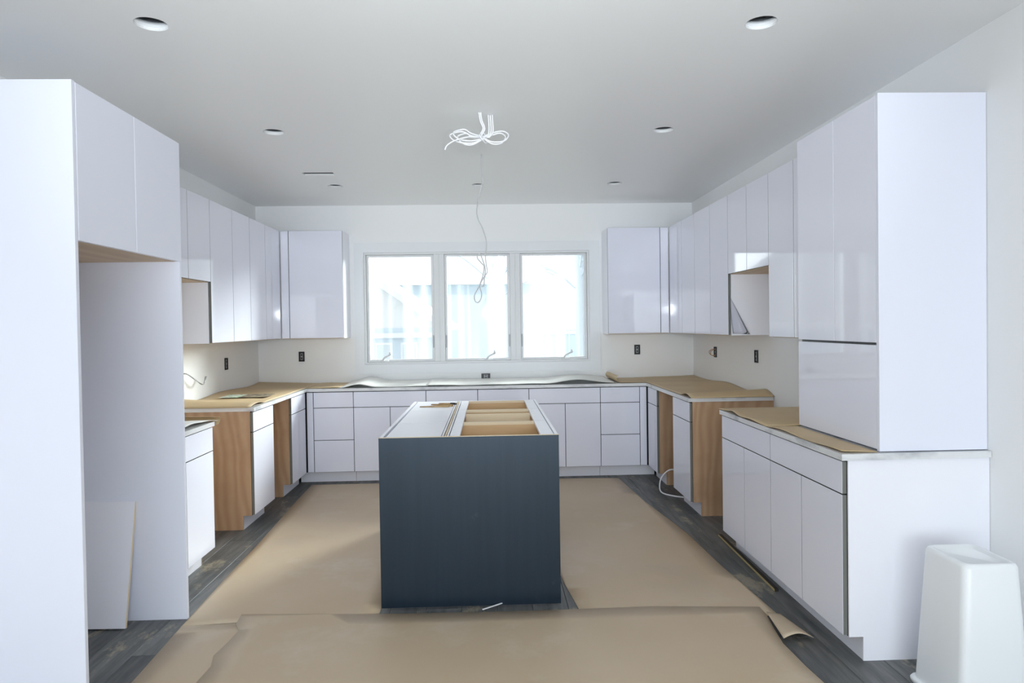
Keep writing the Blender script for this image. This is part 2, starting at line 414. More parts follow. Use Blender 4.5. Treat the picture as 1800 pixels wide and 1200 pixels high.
boxes('frame', [wb(WX0, WX1, 0.0, 0.12, WZ1 - fr, WZ1), wb(WX0, WX1, 0.0, 0.12, WZ0, WZ0 + fr),
                wb(WX0, WX0 + fr, 0.0, 0.12, WZ0 + fr, WZ1 - fr), wb(WX1 - fr, WX1, 0.0, 0.12, WZ0 + fr, WZ1 - fr)], M_vinyl, win, 0.002)
mull = [(1.818, 1.929), (2.614, 2.722)]
for a, b in mull:
    boxes('mullion', [wb(a, b, 0.008, 0.12, WZ0 + fr, WZ1 - fr), wb((a + b) / 2 - 0.004, (a + b) / 2 + 0.004, 0.004, 0.008, WZ0 + fr, WZ1 - fr)], M_vinyl, win, 0.002)
bays = [(WX0 + fr, 1.818), (1.929, 2.614), (2.722, WX1 - fr)]
crankx = [1.30, 2.385, 3.19]
for (a, b), cx in zip(bays, crankx):
    g = 0.002; s = 0.024
    z0, z1 = WZ0 + fr + g, WZ1 - fr - g; x0, x1 = a + g, b - g
    sash = boxes('sash', [wb(x0, x1, 0.03, 0.075, z1 - s * 0.7, z1), wb(x0, x1, 0.03, 0.075, z0, z0 + s),
                          wb(x0, x0 + s, 0.03, 0.075, z0 + s, z1 - s * 0.7), wb(x1 - s, x1, 0.03, 0.075, z0 + s, z1 - s * 0.7)], M_vinyl, win, 0.002)
    bm = bmesh.new(); add_box(bm, *wb(x0 + s - 0.001, x1 - s + 0.001, 0.052, 0.056, z0 + s - 0.001, z1 - s * 0.7 + 0.001))
    obj('pane', bm, M_glass, sash)
    bm = bmesh.new()
    add_box(bm, *wb(cx - 0.042, cx + 0.042, -0.012, 0.028, WZ0 + 0.001 + 0.021, WZ0 + 0.042), 0.004)
    add_tube(bm, [Vector((p[0] - ox, p[1], p[2] - oz)) for p in spline([(cx - 0.02, -0.012, WZ0 + 0.04), (cx - 0.005, -0.03, WZ0 + 0.065), (cx + 0.03, -0.035, WZ0 + 0.085), (cx + 0.058, -0.035, WZ0 + 0.10)], 4)], 0.009)
    add_tube(bm, [(cx + 0.058 - ox, -0.045, WZ0 + 0.095 - oz), (cx + 0.060 - ox, -0.045, WZ0 + 0.125 - oz)], 0.011)
    obj('crank_handle', bm, M_vinyl, win, True)
for xx in (1.806, 1.941, 2.602, 2.734):
    boxes('sash_lock', [wb(xx - 0.005, xx + 0.005, 0.018, 0.03, 1.25, 1.38)], M_grey, win, 0.002)

# added_window: unseen wide glazing added behind the photographer to account for the light
w2 = struct(empty('added_window', (2.27, YR, RZ0)), 'unseen wide glazed opening added behind the photographer for light', 'window')
def rb(*b): return (b[0] - 2.27, b[1] - 2.27, b[2] - 0.14, b[3] - 0.14, b[4] - RZ0, b[5] - RZ0)
boxes('frame', [rb(RX0, RX1, 0.02, 0.12, RZ1 - 0.06, RZ1), rb(RX0, RX1, 0.02, 0.12, RZ0, RZ0 + 0.06)] +
      [rb(x - 0.03, x + 0.03, 0.02, 0.12, RZ0 + 0.06, RZ1 - 0.06) for x in (RX0 + 0.03, 1.6, 2.95, RX1 - 0.03)], M_vinyl, w2, 0.003)
for a, b in ((RX0 + 0.06, 1.57), (1.63, 2.92), (2.98, RX1 - 0.06)):
    boxes('pane', [rb(a, b, 0.06, 0.066, RZ0 + 0.06, RZ1 - 0.06)], M_glass2, w2)

# ------------------------------------------------------------------ cabinets
BD, DT = 0.626, 0.020          # base carcass depth, door thickness
class Run:
    def __init__(s, side): s.side = side
    def root(s, name, a0, a1, z=0.0):
        if s.side == 'L': return empty(name, (0, a0, z), math.pi / 2)
        if s.side == 'R': return empty(name, (W, a1, z), -math.pi / 2)
        return empty(name, (a0, 0, z), 0)
    def u(s, a, a0, a1): return (a1 - a) if s.side == 'R' else (a - a0)
def front(parent, name, u0, u1, z0, z1, d, gap=0.0027, m=None, edge=None):
    bm = bmesh.new(); add_box(bm, u0 + gap, u1 - gap, -d - DT - 0.002, -d - 0.002, z0 + gap, z1 - gap, 0.0010)
    o = obj(name, bm, [m or M_door, edge or M_edge], parent)
    for p in o.data.polygons: p.material_index = 0 if p.normal.y < -0.3 else 1
    return o
def cabinet(side, name, label, a0, a1, fronts, base=True, z0=0.0, z1=0.872, depth=BD, wood=(), white=(), cat='cabinet', group=None, fillers=(), carc=None):
    """fronts: (kind, a_from, a_to, z_from, z_to); wood / white: exposed side panels at 'a0' or 'a1'"""
    R = Run(side); root = R.root(name, a0, a1, z0); w = a1 - a0
    lo = lambda a: R.u(a, a0, a1)
    h = z1 - z0
    ends = {}
    for k in ('a0', 'a1'):
        ends[k] = lo(a0 if k == 'a0' else a1)
    x0, x1 = 0.0005, w - 0.0005
    t = 0.008
    cx0, cx1 = x0, x1
    for k in tuple(wood) + tuple(white):
        if ends[k] < w / 2: cx0 = x0 + t
        else: cx1 = x1 - t
    bk = -0.002
    prof = [(bk, 0.0), (-depth + 0.062, 0.0), (-depth + 0.062, 0.105), (-depth, 0.105), (-depth, h), (bk, h)] if base else [(bk, 0), (-depth, 0), (-depth, h), (bk, h)]
    bm = bmesh.new()
    if base:
        add_prism(bm, [(bk, 0.0), (-depth + 0.075, 0.0), (-depth + 0.075, 0.105), (-depth, 0.105), (-depth, h), (bk, h)], 'x', cx0, cx1)
    else:
        add_prism(bm, [(bk, 0.008), (-depth, 0.008), (-depth, h), (bk, h)], 'x', cx0, cx1)
    co = obj('carcass', bm, [carc or (M_ply if base else M_white), M_gap], root)
    for p in co.data.polygons:
        if p.normal.y < -0.5 and p.center.y < -depth + 0.01: p.material_index = 1
    for k in tuple(wood) + tuple(white):
        bm = bmesh.new()
        if ends[k] < w / 2: add_prism(bm, prof, 'x', x0, x0 + t - 0.0003)
        else: add_prism(bm, prof, 'x', x1 - t + 0.0003, x1)
        o = obj('side_panel', bm, M_ply if k in wood else M_white, root)
        if k in wood: o['label'] = 'bare plywood side panel'
    if base:
        boxes('toe_kick', [(x0 + (0.001), x1 - 0.001, -depth + 0.0625, -depth + 0.0745, 0.001, 0.104)], M_toe, root) if not (wood or white) else \
        boxes('toe_kick', [(cx0 + 0.001, cx1 - 0.001, -depth + 0.0625, -depth + 0.0745, 0.001, 0.104)], M_toe, root)
    else:
        b = boxes('bottom_panel', [(cx0 + 0.001, cx1 - 0.001, -depth + 0.001, bk - 0.001, 0.0, 0.0075)], M_under, root)
        b['label'] = 'bare wood underside'
    for kind, f0, f1, q0, q1 in fronts:
        u0, u1 = sorted((lo(f0), lo(f1)))
        front(root, kind, u0, u1, q0 - z0, q1 - z0, depth)
    for f0, f1, q0, q1 in fillers:
        u0, u1 = sorted((lo(f0), lo(f1)))
        front(root, 'filler_strip', u0, u1, q0 - z0, q1 - z0, depth)
    tag(root, label, cat, group)
    return root
ZT, ZD, Z3, ZB = 0.867, 0.718, 0.411, 0.108
D, DR = 'door', 'drawer_front'
# --- back run base cabinets
GB = 'base cabinets under the window'
FX = 0.652
cabinet('B', 'base_cabinet', 'white three-drawer base cabinet left of the island, near left inside corner', 0.566, 1.093,
        [(DR, 0.717, 1.093, ZD, ZT), (DR, 0.717, 1.093, Z3, ZD), (DR, 0.717, 1.093, ZB, Z3)], fillers=[(0.654, 0.717, ZB, ZT)], group=GB)
cabinet('B', 'base_cabinet', 'white base cabinet with one wide drawer over two doors, just left behind the island', 1.093, 1.779,
        [(DR, 1.093, 1.779, ZD, ZT), (D, 1.093, 1.438, ZB, ZD), (D, 1.438, 1.779, ZB, ZD)], group=GB)
cabinet('B', 'sink_base_cabinet', 'white sink base cabinet hidden behind the island under the window centre', 1.779, 2.759,
        [(DR, 1.779, 2.27, ZD, ZT), (DR, 2.27, 2.759, ZD, ZT), (D, 1.779, 2.27, ZB, ZD), (D, 2.27, 2.759, ZB, ZD)], group=GB)
cabinet('B', 'base_cabinet', 'white base cabinet with one wide drawer over two doors, just right behind the island', 2.759, 3.444,
        [(DR, 2.759, 3.444, ZD, ZT), (D, 2.759, 3.105, ZB, ZD), (D, 3.105, 3.444, ZB, ZD)], group=GB)
cabinet('B', 'base_cabinet', 'white three-drawer base cabinet right of the island, near right inside corner', 3.444, W - 0.566,
        [(DR, 3.444, 3.823, ZD, ZT), (DR, 3.444, 3.823, Z3, ZD), (DR, 3.444, 3.823, ZB, Z3)], fillers=[(3.823, 3.891, ZB, ZT)], group=GB)
# --- left run
cabinet('L', 'base_cabinet', 'narrow white base cabinet in the left corner beyond the empty appliance gap', -1.125, -0.6285,
        [(DR, -1.125, -0.672, ZD, ZT), (D, -1.125, -0.672, ZB, ZD)], wood=('a0',))
cabinet('L', 'base_cabinet', 'white drawer and door base cabinet with bare plywood side at left counter end', -2.095, -1.625,
        [(DR, -2.095, -1.625, ZD, ZT), (D, -2.095, -1.625, ZB, ZD)], wood=('a0', 'a1'))
cabinet('L', 'base_cabinet', 'white base cabinet with wide drawer and two doors beside refrigerator panel', -3.592, -2.825,
        [(DR, -3.592, -2.825, ZD, ZT), (D, -3.592, -3.212, ZB, ZD), (D, -3.212, -2.825, ZB, ZD)], wood=('a1',))
# --- right run
cabinet('R', 'base_cabinet', 'narrow white base cabinet in the right corner beyond the cable gap', -1.015, -0.6285,
        [(DR, -1.015, -0.672, ZD, ZT), (D, -1.015, -0.672, ZB, ZD)], wood=('a0',))
cabinet('R', 'base_cabinet', 'white drawer and door base cabinet with bare plywood side at right counter end', -2.03, -1.555,
        [(DR, -2.03, -1.555, ZD, ZT), (D, -2.03, -1.555, ZB, ZD)], wood=('a0', 'a1'))
GR = 'paired base cabinets under the tall wall cabinet'
cabinet('R', 'base_cabinet', 'farther of two white drawer-over-doors cabinets on the right, beside the range gap', -3.509, -2.745,
        [(DR, -3.509, -2.745, 0.722, ZT), (D, -3.127, -2.745, ZB, 0.722), (D, -3.509, -3.127, ZB, 0.722)], wood=('a1',), group=GR)
cabinet('R', 'base_cabinet', 'nearest white base cabinet on the right, with broad white end panel', -4.272, -3.509,
        [(DR, -4.265, -3.509, 0.722, ZT), (D, -3.875, -3.509, ZB, 0.722), (D, -4.265, -3.875, ZB, 0.722)], white=('a0',), group=GR)
# --- uppers
UB, UT, UD = 1.371, 2.436, 0.318
def upper(side, label, a0, a1, seams, z0=UB, z1=UT, **k):
    s = [a0] + list(seams) + [a1]
    return cabinet(side, 'wall_cabinet', label, a0, a1, [(D, s[i], s[i + 1], z0 + 0.002, z1 - 0.001) for i in range(len(s) - 1)], base=False, z0=z0, z1=z1, depth=UD, **k)
GU = 'wall cabinets'
upper('L', 'two-door white wall cabinet in the left corner above outlet box', -1.19, -0.345, (-0.78,), group=GU)
upper('L', 'two-door white wall cabinet on the left beside the short range cabinet', -2.03, -1.19, (-1.59,), white=('a0',), group=GU)
upper('L', 'short white wall cabinet over left range gap, beside refrigerator enclosure', -2.79, -2.03, (-2.405,), z0=1.822, group=GU)
upper('R', 'two-door white wall cabinet in the right corner above the wires', -1.18, -0.345, (-0.78,), group=GU)
upper('R', 'two-door white wall cabinet on the right with peeling film on its side', -2.02, -1.18, (-1.60,), white=('a0',), group=GU)
upper('R', 'short white wall cabinet over the right range gap', -2.77, -2.02, (-2.395,), z0=1.834, group=GU)
upper('R', 'full-height white wall cabinet beside the tall counter cabinet', -3.487, -2.77, (-3.135,), white=('a1',), group=GU)
cabinet('B', 'wall_cabinet', 'single-door white wall cabinet left of the window', 0.344, 0.953, [(D, 0.424, 0.953, UB + 0.002, UT - 0.001)], base=False, z0=UB, z1=UT, depth=UD,
        fillers=[(0.344, 0.424, UB + 0.002, UT - 0.001)], white=('a1',), group=GU)
cabinet('B', 'wall_cabinet', 'single-door white wall cabinet right of the window', 3.584, 4.201, [(D, 3.584, 4.115, UB + 0.002, UT - 0.001)], base=False, z0=UB, z1=UT, depth=UD,
        fillers=[(4.115, 4.201, UB + 0.002, UT - 0.001)], white=('a0',), group=GU)
# --- tall cabinet on the right counter
tz0, tz1 = 0.9035, 2.448
tall = empty('tall_cabinet', (W, -3.49, tz0), -math.pi / 2)      # local x = toward camera
td = 0.457; tw = 0.77
boxes('carcass', [(0.001, tw - 0.021, -td, -0.002, 0, tz1 - tz0 - 0.004)], M_white, tall)
boxes('side_panel', [(tw - 0.0205, tw, -td - DT - 0.003, -0.002, 0, tz1 - tz0)], M_fridge, tall, 0.001)
front(tall, 'door', 0, 0.389, 1.372 - tz0, tz1 - tz0 - 0.003, td, m=None, edge=M_white)
front(tall, 'door', 0.389, tw - 0.0215, 1.372 - tz0, tz1 - tz0 - 0.003, td, edge=M_white)
front(tall, 'lift_door', 0, tw - 0.0215, 0.004, 1.366 - tz0, td, edge=M_white)
boxes('shade_gap_strip', [(0.002, tw - 0.0225, -td - 0.0018, -td - 0.0003, 1.36 - tz0, 1.378 - tz0)], M_dark, tall)  # black strip standing in for the shade between upper and lower doors
tag(tall, 'tall glossy white cabinet with lift-up lower door standing on the right counter', 'cabinet')
# --- refrigerator enclosure
fe = empty('refrigerator_enclosure', (0, -4.51, 0), math.pi / 2)   # local x = away from camera
fd = 0.806; fw = 0.896
boxes('side_panel', [(0, 0.02, -fd - 0.021, -0.002, 0.0, 2.424)], M_fridge, fe, 0.001)
boxes('side_panel', [(fw - 0.02, fw, -fd - 0.019, -0.002, 0.0, 2.421)], M_fridge, fe, 0.001)
boxes('carcass', [(0.0205, fw - 0.0205, -fd, -0.002, 1.826, 2.421)], M_white, fe)
o = boxes('bottom_panel', [(0.021, fw - 0.021, -fd + 0.001, -0.003, 1.820, 1.8255)], M_under, fe); o['label'] = 'bare wood underside'
front(fe, 'door', 0.021, 0.452, 1.818, 2.423, fd, m=M_fridge, edge=M_white)
front(fe, 'door', 0.452, fw, 1.818, 2.423, fd, m=M_fridge, edge=M_white)
tag(fe, 'tall white refrigerator enclosure with empty alcove and two overhead doors', 'cabinet')

# ------------------------------------------------------------------ worktops
def slab(name, poly, z0, z1, m, label):
    bm = bmesh.new(); add_prism(bm, poly, 'z', z0, z1)
    return tag(obj(name, bm, m), label, 'worktop')
CE = 0.66
bm = bmesh.new()
add_prism(bm, [(0.003, -2.105), (CE, -2.105), (CE, -CE), (W - CE, -CE), (W - CE, -2.04), (W - 0.003, -2.04), (W - 0.003, -0.003), (0.003, -0.003)], 'z', 0.8725, 0.900)
tag(obj('worktop', bm, M_quartz), 'U-shaped marbled grey stone worktop running under the window', 'worktop')
slab('worktop', [(0.003, -3.591), (CE, -3.591), (CE, -2.822), (0.003, -2.822)], 0.8725, 0.900, M_quartz, 'short stone worktop beside the refrigerator enclosure')
slab('worktop', [(W - 0.003, -4.285), (W - CE, -4.285), (W - CE, -2.735), (W - 0.003, -2.735)], 0.8725, 0.900, M_quartz, 'white stone worktop under the tall cabinet on the right')

# ------------------------------------------------------------------ island
IX0, IX1, IY0, IY1, IZ = 1.803, 2.740, -3.600, -1.868, 0.898
isl = empty('kitchen_island', ((IX0 + IX1) / 2, (IY0 + IY1) / 2, 0))
def ib(x0, x1, y0, y1, z0, z1):
    c = isl.location; return (x0 - c.x, x1 - c.x, y0 - c.y, y1 - c.y, z0, z1)
o = boxes('end_panel', [ib(IX0, IX1, IY0, IY0 + 0.018, 0.012, IZ)], M_island, isl, 0.0008); o['label'] = 'dark slate blue end panel'
boxes('panel_edge', [ib(IX0 + 0.001, IX1 - 0.001, IY0 + 0.001, IY0 + 0.018, IZ + 0.0002, IZ + 0.002)], M_lip, isl)
boxes('end_panel', [ib(IX0, IX1, IY1 - 0.018, IY1, 0.02, IZ - 0.004)], M_white, isl)
boxes('plinth', [ib(IX0 + 0.06, IX1 - 0.06, IY0 + 0.03, IY1 - 0.06, 0.0, 0.10)], M_toe, isl)
for a, b in ((IX0 + 0.001, IX0 + 0.018), (IX1 - 0.018, IX1 - 0.001)):
    boxes('side_panel', [ib(a, b, IY0 + 0.0185, IY1 - 0.0185, 0.10, IZ)], M_white, isl, 0.001)
rows = [(-3.580, -3.03), (-3.03, -2.44), (-2.44, -1.888)]
for y0, y1 in rows:
    boxes('cabinet_box', [ib(IX0 + 0.026, 2.123, y0 + 0.001, y1 - 0.001, 0.10, IZ - 0.020)], M_white, isl)
    boxes('top_panel', [ib(IX0 + 0.030, 2.122, y0 + 0.006, y1 - 0.006, IZ - 0.0195, IZ - 0.003)], M_white, isl, 0.001)
for k in range(3):
    x = 2.1265 + 0.0135 * k
    boxes('back_panel_edge', [ib(x, x + 0.0085, -3.581, -1.888, 0.10, IZ - 0.004 - 0.003 * (k == 1))], M_lip if k == 1 else M_white, isl)
# open-top cabinets on the right half
ry = [(-3.580, -3.045), (-3.04, -2.45), (-2.445, -1.888)]
for i, (y0, y1) in enumerate(ry):
    x0, x1 = 2.168, IX1 - 0.022
    boxes('top_stretcher', [ib(x0, 2.222, y0 + 0.001, y1 - 0.001, IZ - 0.02, IZ - 0.003)], M_white, isl, 0.0008)
    boxes('top_stretcher', [ib(2.648, x1, y0 + 0.001, y1 - 0.001, IZ - 0.02, IZ - 0.003)], M_white, isl, 0.0008)
    o = boxes('open_box', [ib(x0, x0 + 0.015, y0 + 0.001, y1 - 0.001, 0.10, IZ - 0.0205), ib(x1 - 0.015, x1, y0 + 0.001, y1 - 0.001, 0.10, IZ - 0.0205),
                       ib(x0 + 0.0152, x1 - 0.0152, y0 + 0.001, y0 + 0.016, 0.10, IZ - 0.0205), ib(x0 + 0.0152, x1 - 0.0152, y1 - 0.016, y1 - 0.001, 0.10, IZ - 0.0205),
                       ib(x0 + 0.0152, x1 - 0.0152, y0 + 0.0162, y1 - 0.0162, 0.10, 0.62)], M_int, isl)
    o['label'] = 'open birch plywood cabinet box'
    for yy in (y0 + 0.002, y1 - 0.017):
        boxes('box_edge', [ib(2.223, 2.647, yy, yy + 0.014, IZ - 0.0202, IZ - 0.004)], M_lip, isl)
boxes('divider', [ib(2.224, 2.646, -2.655, -2.640, 0.63, IZ - 0.006)], M_lip, isl)
tag(isl, 'kitchen island without worktop, dark slate blue end panel and open cabinet boxes', 'island')

# ------------------------------------------------------------------ paper on floor
def poly_sheet(name, pts, z, thick, m, label, cat, bumps=0.0, seed=0):
    """flat sheet with an irregular outline, subdivided so it can ripple"""
    bm = bmesh.new()
    vs = [bm.verts.new((x, y, 0)) for x, y in pts]
    bm.faces.new(vs)
    for ax in (0, 1):
        lo_, hi_ = min(p[ax] for p in pts), max(p[ax] for p in pts)
        k = math.floor(lo_ / 0.14) + 1
        while k * 0.14 < hi_:
            co = [0, 0, 0]; co[ax] = k * 0.14; no = [0, 0, 0]; no[ax] = 1
            bmesh.ops.bisect_plane(bm, geom=bm.verts[:] + bm.edges[:] + bm.faces[:], plane_co=co, plane_no=no, dist=1e-5)
            k += 1
    rnd = random.Random(seed); ph = [rnd.uniform(0, 6) for _ in range(6)]
    for v in bm.verts:
        x, y = v.co.x, v.co.y
        n = (math.sin(x * 3.1 + y * 1.3 + ph[0]) + math.sin(y * 4.3 - x * 1.7 + ph[1]) + 0.3 * math.sin(x * 9 + y * 7 + ph[2])) / 2.6
        v.co.z = z + bumps * (n + 1) * 0.5
    bmesh.ops.recalc_face_normals(bm, faces=bm.faces)
    if sum(f.normal.z for f in bm.faces) < 0: bmesh.ops.reverse_faces(bm, faces=bm.faces)
    bmesh.ops.solidify(bm, geom=bm.faces[:], thickness=thick)
    return tag(obj(name, bm, m, None, True), label, cat)
GP = 'kraft paper floor sheets'
poly_sheet('floor_paper', [(0.702, -0.700), (1.790, -0.690), (1.795, -1.9), (1.795, -2.8), (1.798, -3.640), (0.833, -3.720), (0.792, -2.824), (0.787, -2.527), (0.761, -2.016), (0.72, -1.226)],
           0.0022, 0.0008, M_kraft, 'brown kraft paper on the floor left of the island', 'paper', 0.0018, 1)
poly_sheet('floor_paper', [(1.7905, -0.690), (3.10, -0.66), (3.60, -0.70), (3.647, -1.518), (3.70, -2.0), (3.747, -2.447), (3.766, -3.093), (3.80, -3.60), (3.812, -3.802), (2.84, -3.80), (2.825, -3.640), (2.79, -3.30), (2.757, -2.70), (2.752, -1.85), (1.80, -1.85)],
           0.0022, 0.0008, M_kraft, 'brown kraft paper on the floor right of and behind the island', 'paper', 0.0018, 2)
poly_sheet('floor_paper', [(0.833, -3.7205), (1.3, -3.69), (1.3, -4.9), (1.3, -7.0), (1.25, -8.6), (0.85, -8.6), (0.87, -6.5), (0.87, -5.2), (0.866, -4.264)],
           0.0022, 0.0008, M_kraft, 'brown kraft paper strip lying under the torn edge at lower left', 'paper', 0.0018, 3)
poly_sheet('floor_paper', [(1.088, -3.605), (1.45, -3.632), (1.79, -3.652), (2.30, -3.664), (2.73, -3.664), (3.2, -3.655), (3.755, -3.70), (3.752, -3.79), (3.72, -3.98), (3.702, -4.106), (3.709, -4.319), (3.72, -4.444), (3.73, -5.2), (3.74, -6.5), (3.74, -8.6), (1.15, -8.6), (1.12, -6.4), (1.15, -5.0), (1.141, -4.281), (1.148, -4.15), (1.120, -4.05), (1.135, -3.924), (1.142, -3.80), (1.10, -3.72)],
           0.0052, 0.0008, M_kraft, 'large brown kraft paper sheet on the floor in front of the island', 'paper', 0.0015, 4)
def flap(u, v):
    a = Vector((3.755, -3.785, 0.012)).lerp(Vector((3.706, -4.10, 0.012)), v); b = Vector((3.822, -3.80, 0.005)).lerp(Vector((3.850, -4.09, 0.006)), v)
    p = a.lerp(b, u); p.z += 0.022 * math.sin(math.pi * u) * v + 0.012 * v + 0.004; return p
tag(sheet('paper_flap', flap, 8, 8, M_kraft), 'torn lifted flap at the right edge of the floor paper', 'paper')

# ------------------------------------------------------------------ paper on counters
def counter_left(u, v):      # u: wall -> front, v: near -> far
    x = 0.004 + u * 0.632; y = -2.125 + v * 2.118
    near = 1 - sstep(0.0, 0.10, v)
    z = 0.9035 + 0.020 * (1 - u) ** 2 * (0.5 + 0.5 * math.sin(v * 13 + 0.6)) * sstep(0.02, 0.12, v)
    z += 0.006 * (0.5 + 0.5 * math.sin(v * 19 + u * 3)) * sstep(0.05, 0.15, v) * (1 - 0.7 * sstep(0.6, 1, u))
    z += 0.034 * math.sin(math.pi * min(1, v / 0.16)) * (1 - 0.5 * u)
    z += 0.001
    return Vector((x, y + 0.006 * math.sin(u * 5), z))
tag(sheet('counter_paper', counter_left, 16, 60, M_kraft2), 'brown kraft paper covering the left counter, rolled at its near end', 'paper')
def counter_right(u, v):
    x = W - 0.004 - u * 0.640; y = -2.058 + v * 2.05
    z = 0.9045 + 0.022 * (1 - u) ** 2 * (0.5 + 0.5 * math.sin(v * 11 + 2.0)) * sstep(0.02, 0.12, v)
    z += 0.005 * (0.5 + 0.5 * math.sin(v * 17 + u * 4)) * sstep(0.05, 0.15, v) * (1 - 0.7 * sstep(0.6, 1, u))
    z += 0.034 * math.sin(math.pi * min(1, v / 0.14)) * (1 - 0.35 * u)
    return Vector((x, y + 0.01 * math.sin(u * 4), z))
tag(sheet('counter_paper', counter_right, 16, 60, M_kraft2), 'brown kraft paper covering the right counter up to the corner', 'paper')
def back_left(u, v):
    x = 0.640 + u * (0.33 + 0.02 * math.sin(v * 4)); y = -0.010 - v * 0.62
    return Vector((x, y, 0.9045 + 0.004 * (0.5 + 0.5 * math.sin(u * 6 + v * 3))))
tag(sheet('counter_paper', back_left, 10, 12, M_kraft2), 'short brown kraft paper piece in the left corner of the back counter', 'paper')
def back_right(u, v):
    y = -0.010 - v * 0.60
    x = 3.899 - u * 0.34
    z = 0.9045 + 0.003 * math.sin(v * 4) ** 2
    if u > 0.72:
        t = (u - 0.72) / 0.28; ang = t * 2.6
        x = 3.899 - 0.72 * 0.34 - 0.04 * math.sin(ang) - 0.01 * t; z += 0.04 * (1 - math.cos(ang)) * 0.9
    return Vector((x, y, z))
tag(sheet('counter_paper', back_right, 28, 10, M_kraft2), 'brown kraft paper piece with curled end right of the window', 'paper')
def near_right(u, v):
    x = W - 0.006 - u * (0.635 + 0.022 * sstep(0.85, 1.0, v)); y = -4.262 + v * 1.525
    z = 0.9012
    if x < W - 0.50:
        z += 0.010 * sstep(W - 0.50, W - 0.63, x) * (0.5 + 0.5 * math.sin(v * 12.0 + 1.2))
    z += 0.035 * sstep(0.53, 0.75, v) * math.sin(math.pi * sstep(0.5, 1.06, v)) * (0.6 + 0.4 * math.cos(u * 3))
    return Vector((x, y, z))
def near_right_front(u, v):
    x = W - 0.49 - u * (0.158 + 0.02 * sstep(0.85, 1, v)); y = -4.262 + v * 0.775
    return Vector((x, y, 0.9035 + 0.008 * u * (0.5 + 0.5 * math.sin(v * 9 + 1))))
def near_right_far(u, v):
    x = W - 0.006 - u * (0.655 + 0.02 * math.sin(v * 5) + 0.02 * sstep(0.7, 1, v)); y = -3.484 + v * 0.765
    z = 0.9035 + 0.028 * math.sin(math.pi * min(1, v * 0.9 + 0.05)) * (1 - 0.65 * u) + 0.009 * u * math.sin(v * 7) ** 2
    return Vector((x, y, z))
tag(sheet('counter_paper', near_right_front, 10, 24, M_kraft2), 'narrow brown kraft paper strip in front of the tall cabinet', 'paper')
tag(sheet('counter_paper', near_right_far, 16, 24, M_kraft2), 'brown kraft paper beyond the tall cabinet on the right counter', 'paper')
def near_left(u, v):
    x = 0.02 + u * 0.655; y = -3.58 + v * 0.77
    z = 0.902 + 0.030 * sstep(0.3, 0.9, u) * math.sin(math.pi * min(1, v * 0.98)) + 0.004 * math.sin(v * 9) ** 2
    return Vector((x, y, z))
tag(sheet('counter_sheet', near_left, 16, 20, [M_wsheet]), 'white sheet lying loose on the short counter beside the refrigerator enclosure', 'sheet')
def curl(u, v):   # brown curl at far end of the near-left counter
    ang = v * 2.4
    return Vector((0.36 + u * 0.335 - 0.02 * v, -2.838 + 0.045 * math.sin(ang), 0.936 - 0.03 * (1 - math.cos(ang)) - 0.006 * u))
tag(sheet('paper_curl', curl, 8, 10, M_kraft2), 'brown paper curl hanging over the end of the short left counter', 'paper')
# white sheets on the back counter
def white_a(u, v):
    x = 0.965 + u * 0.83; y = -0.03 - v * (0.615 + 0.01 * math.sin(u * 6))
    z = 0.9065 + (0.028 * math.sin(math.pi * min(1, u / 0.42)) ** 2 + 0.004 * math.sin(u * 5) ** 2) * (0.35 + 0.65 * v) + (0.016 + 0.030 * math.sin(math.pi * min(1, u / 0.5)) ** 2) * (1 - v) ** 1.4
    return Vector((x, y, z))
tag(sheet('foam_sheet', white_a, 40, 8, M_wsheet, 0.002), 'short white foam sheet arched at its left end on the back counter', 'sheet')
def white_b(u, v):
    x = 1.780 + u * 1.80; y = -0.03 - v * (0.610 + 0.012 * math.sin(u * 9))
    z = 0.9165 - 0.006 * sstep(0.0, 0.2, u) + (0.034 * math.sin(math.pi * max(0, (u - 0.62) / 0.38)) ** 2 + 0.003 * math.sin(u * 14) ** 2) * (0.4 + 0.6 * v) + (0.014 + 0.014 * sstep(0.6, 0.9, u) * (1 - sstep(0.9, 1.0, u))) * (1 - v) ** 1.4
    return Vector((x, y, z))
tag(sheet('foam_sheet', white_b, 60, 8, M_wsheet, 0.002), 'long white foam sheet along the back counter under the window', 'sheet')

# printed sheet on the left counter
M_print = bpy.data.materials.new('printed_sheet'); M_print.use_nodes = True
nt = M_print.node_tree; N = nt.nodes; L = nt.links; b = N['Principled BSDF']; b.inputs['Roughness'].default_value = 0.5
tc = N.new('ShaderNodeTexCoord'); sp = N.new('ShaderNodeSeparateXYZ'); L.new(tc.outputs['Object'], sp.inputs[0])
n = N.new('ShaderNodeTexNoise'); n.inputs['Scale'].default_value = 22; n.inputs['Detail'].default_value = 5; L.new(tc.outputs['Object'], n.inputs['Vector'])
ra = N.new('ShaderNodeValToRGB'); e = ra.color_ramp.elements
e[0].position = 0.42; e[0].color = (0.045, 0.025, 0.012, 1); e[1].position = 0.62; e[1].color = (0.45, 0.38, 0.26, 1); L.new(n.outputs['Fac'], ra.inputs['Fac'])
rbn = N.new('ShaderNodeValToRGB'); e = rbn.color_ramp.elements
e[0].position = 0.42; e[0].color = (0.16, 0.42, 0.20, 1); e[1].position = 0.52; e[1].color = (0.72, 0.72, 0.66, 1); L.new(n.outputs['Fac'], rbn.inputs['Fac'])
gt = N.new('ShaderNodeMath'); gt.operation = 'GREATER_THAN'; gt.inputs[1].default_value = -0.03; L.new(sp.outputs['X'], gt.inputs[0])
mx = N.new('ShaderNodeMix'); mx.data_type = 'RGBA'; L.new(gt.outputs[0], mx.inputs['Factor']); L.new(rbn.outputs['Color'], mx.inputs['A']); L.new(ra.outputs['Color'], mx.inputs['B'])
L.new(mx.outputs['Result'], b.inputs['Base Color'])
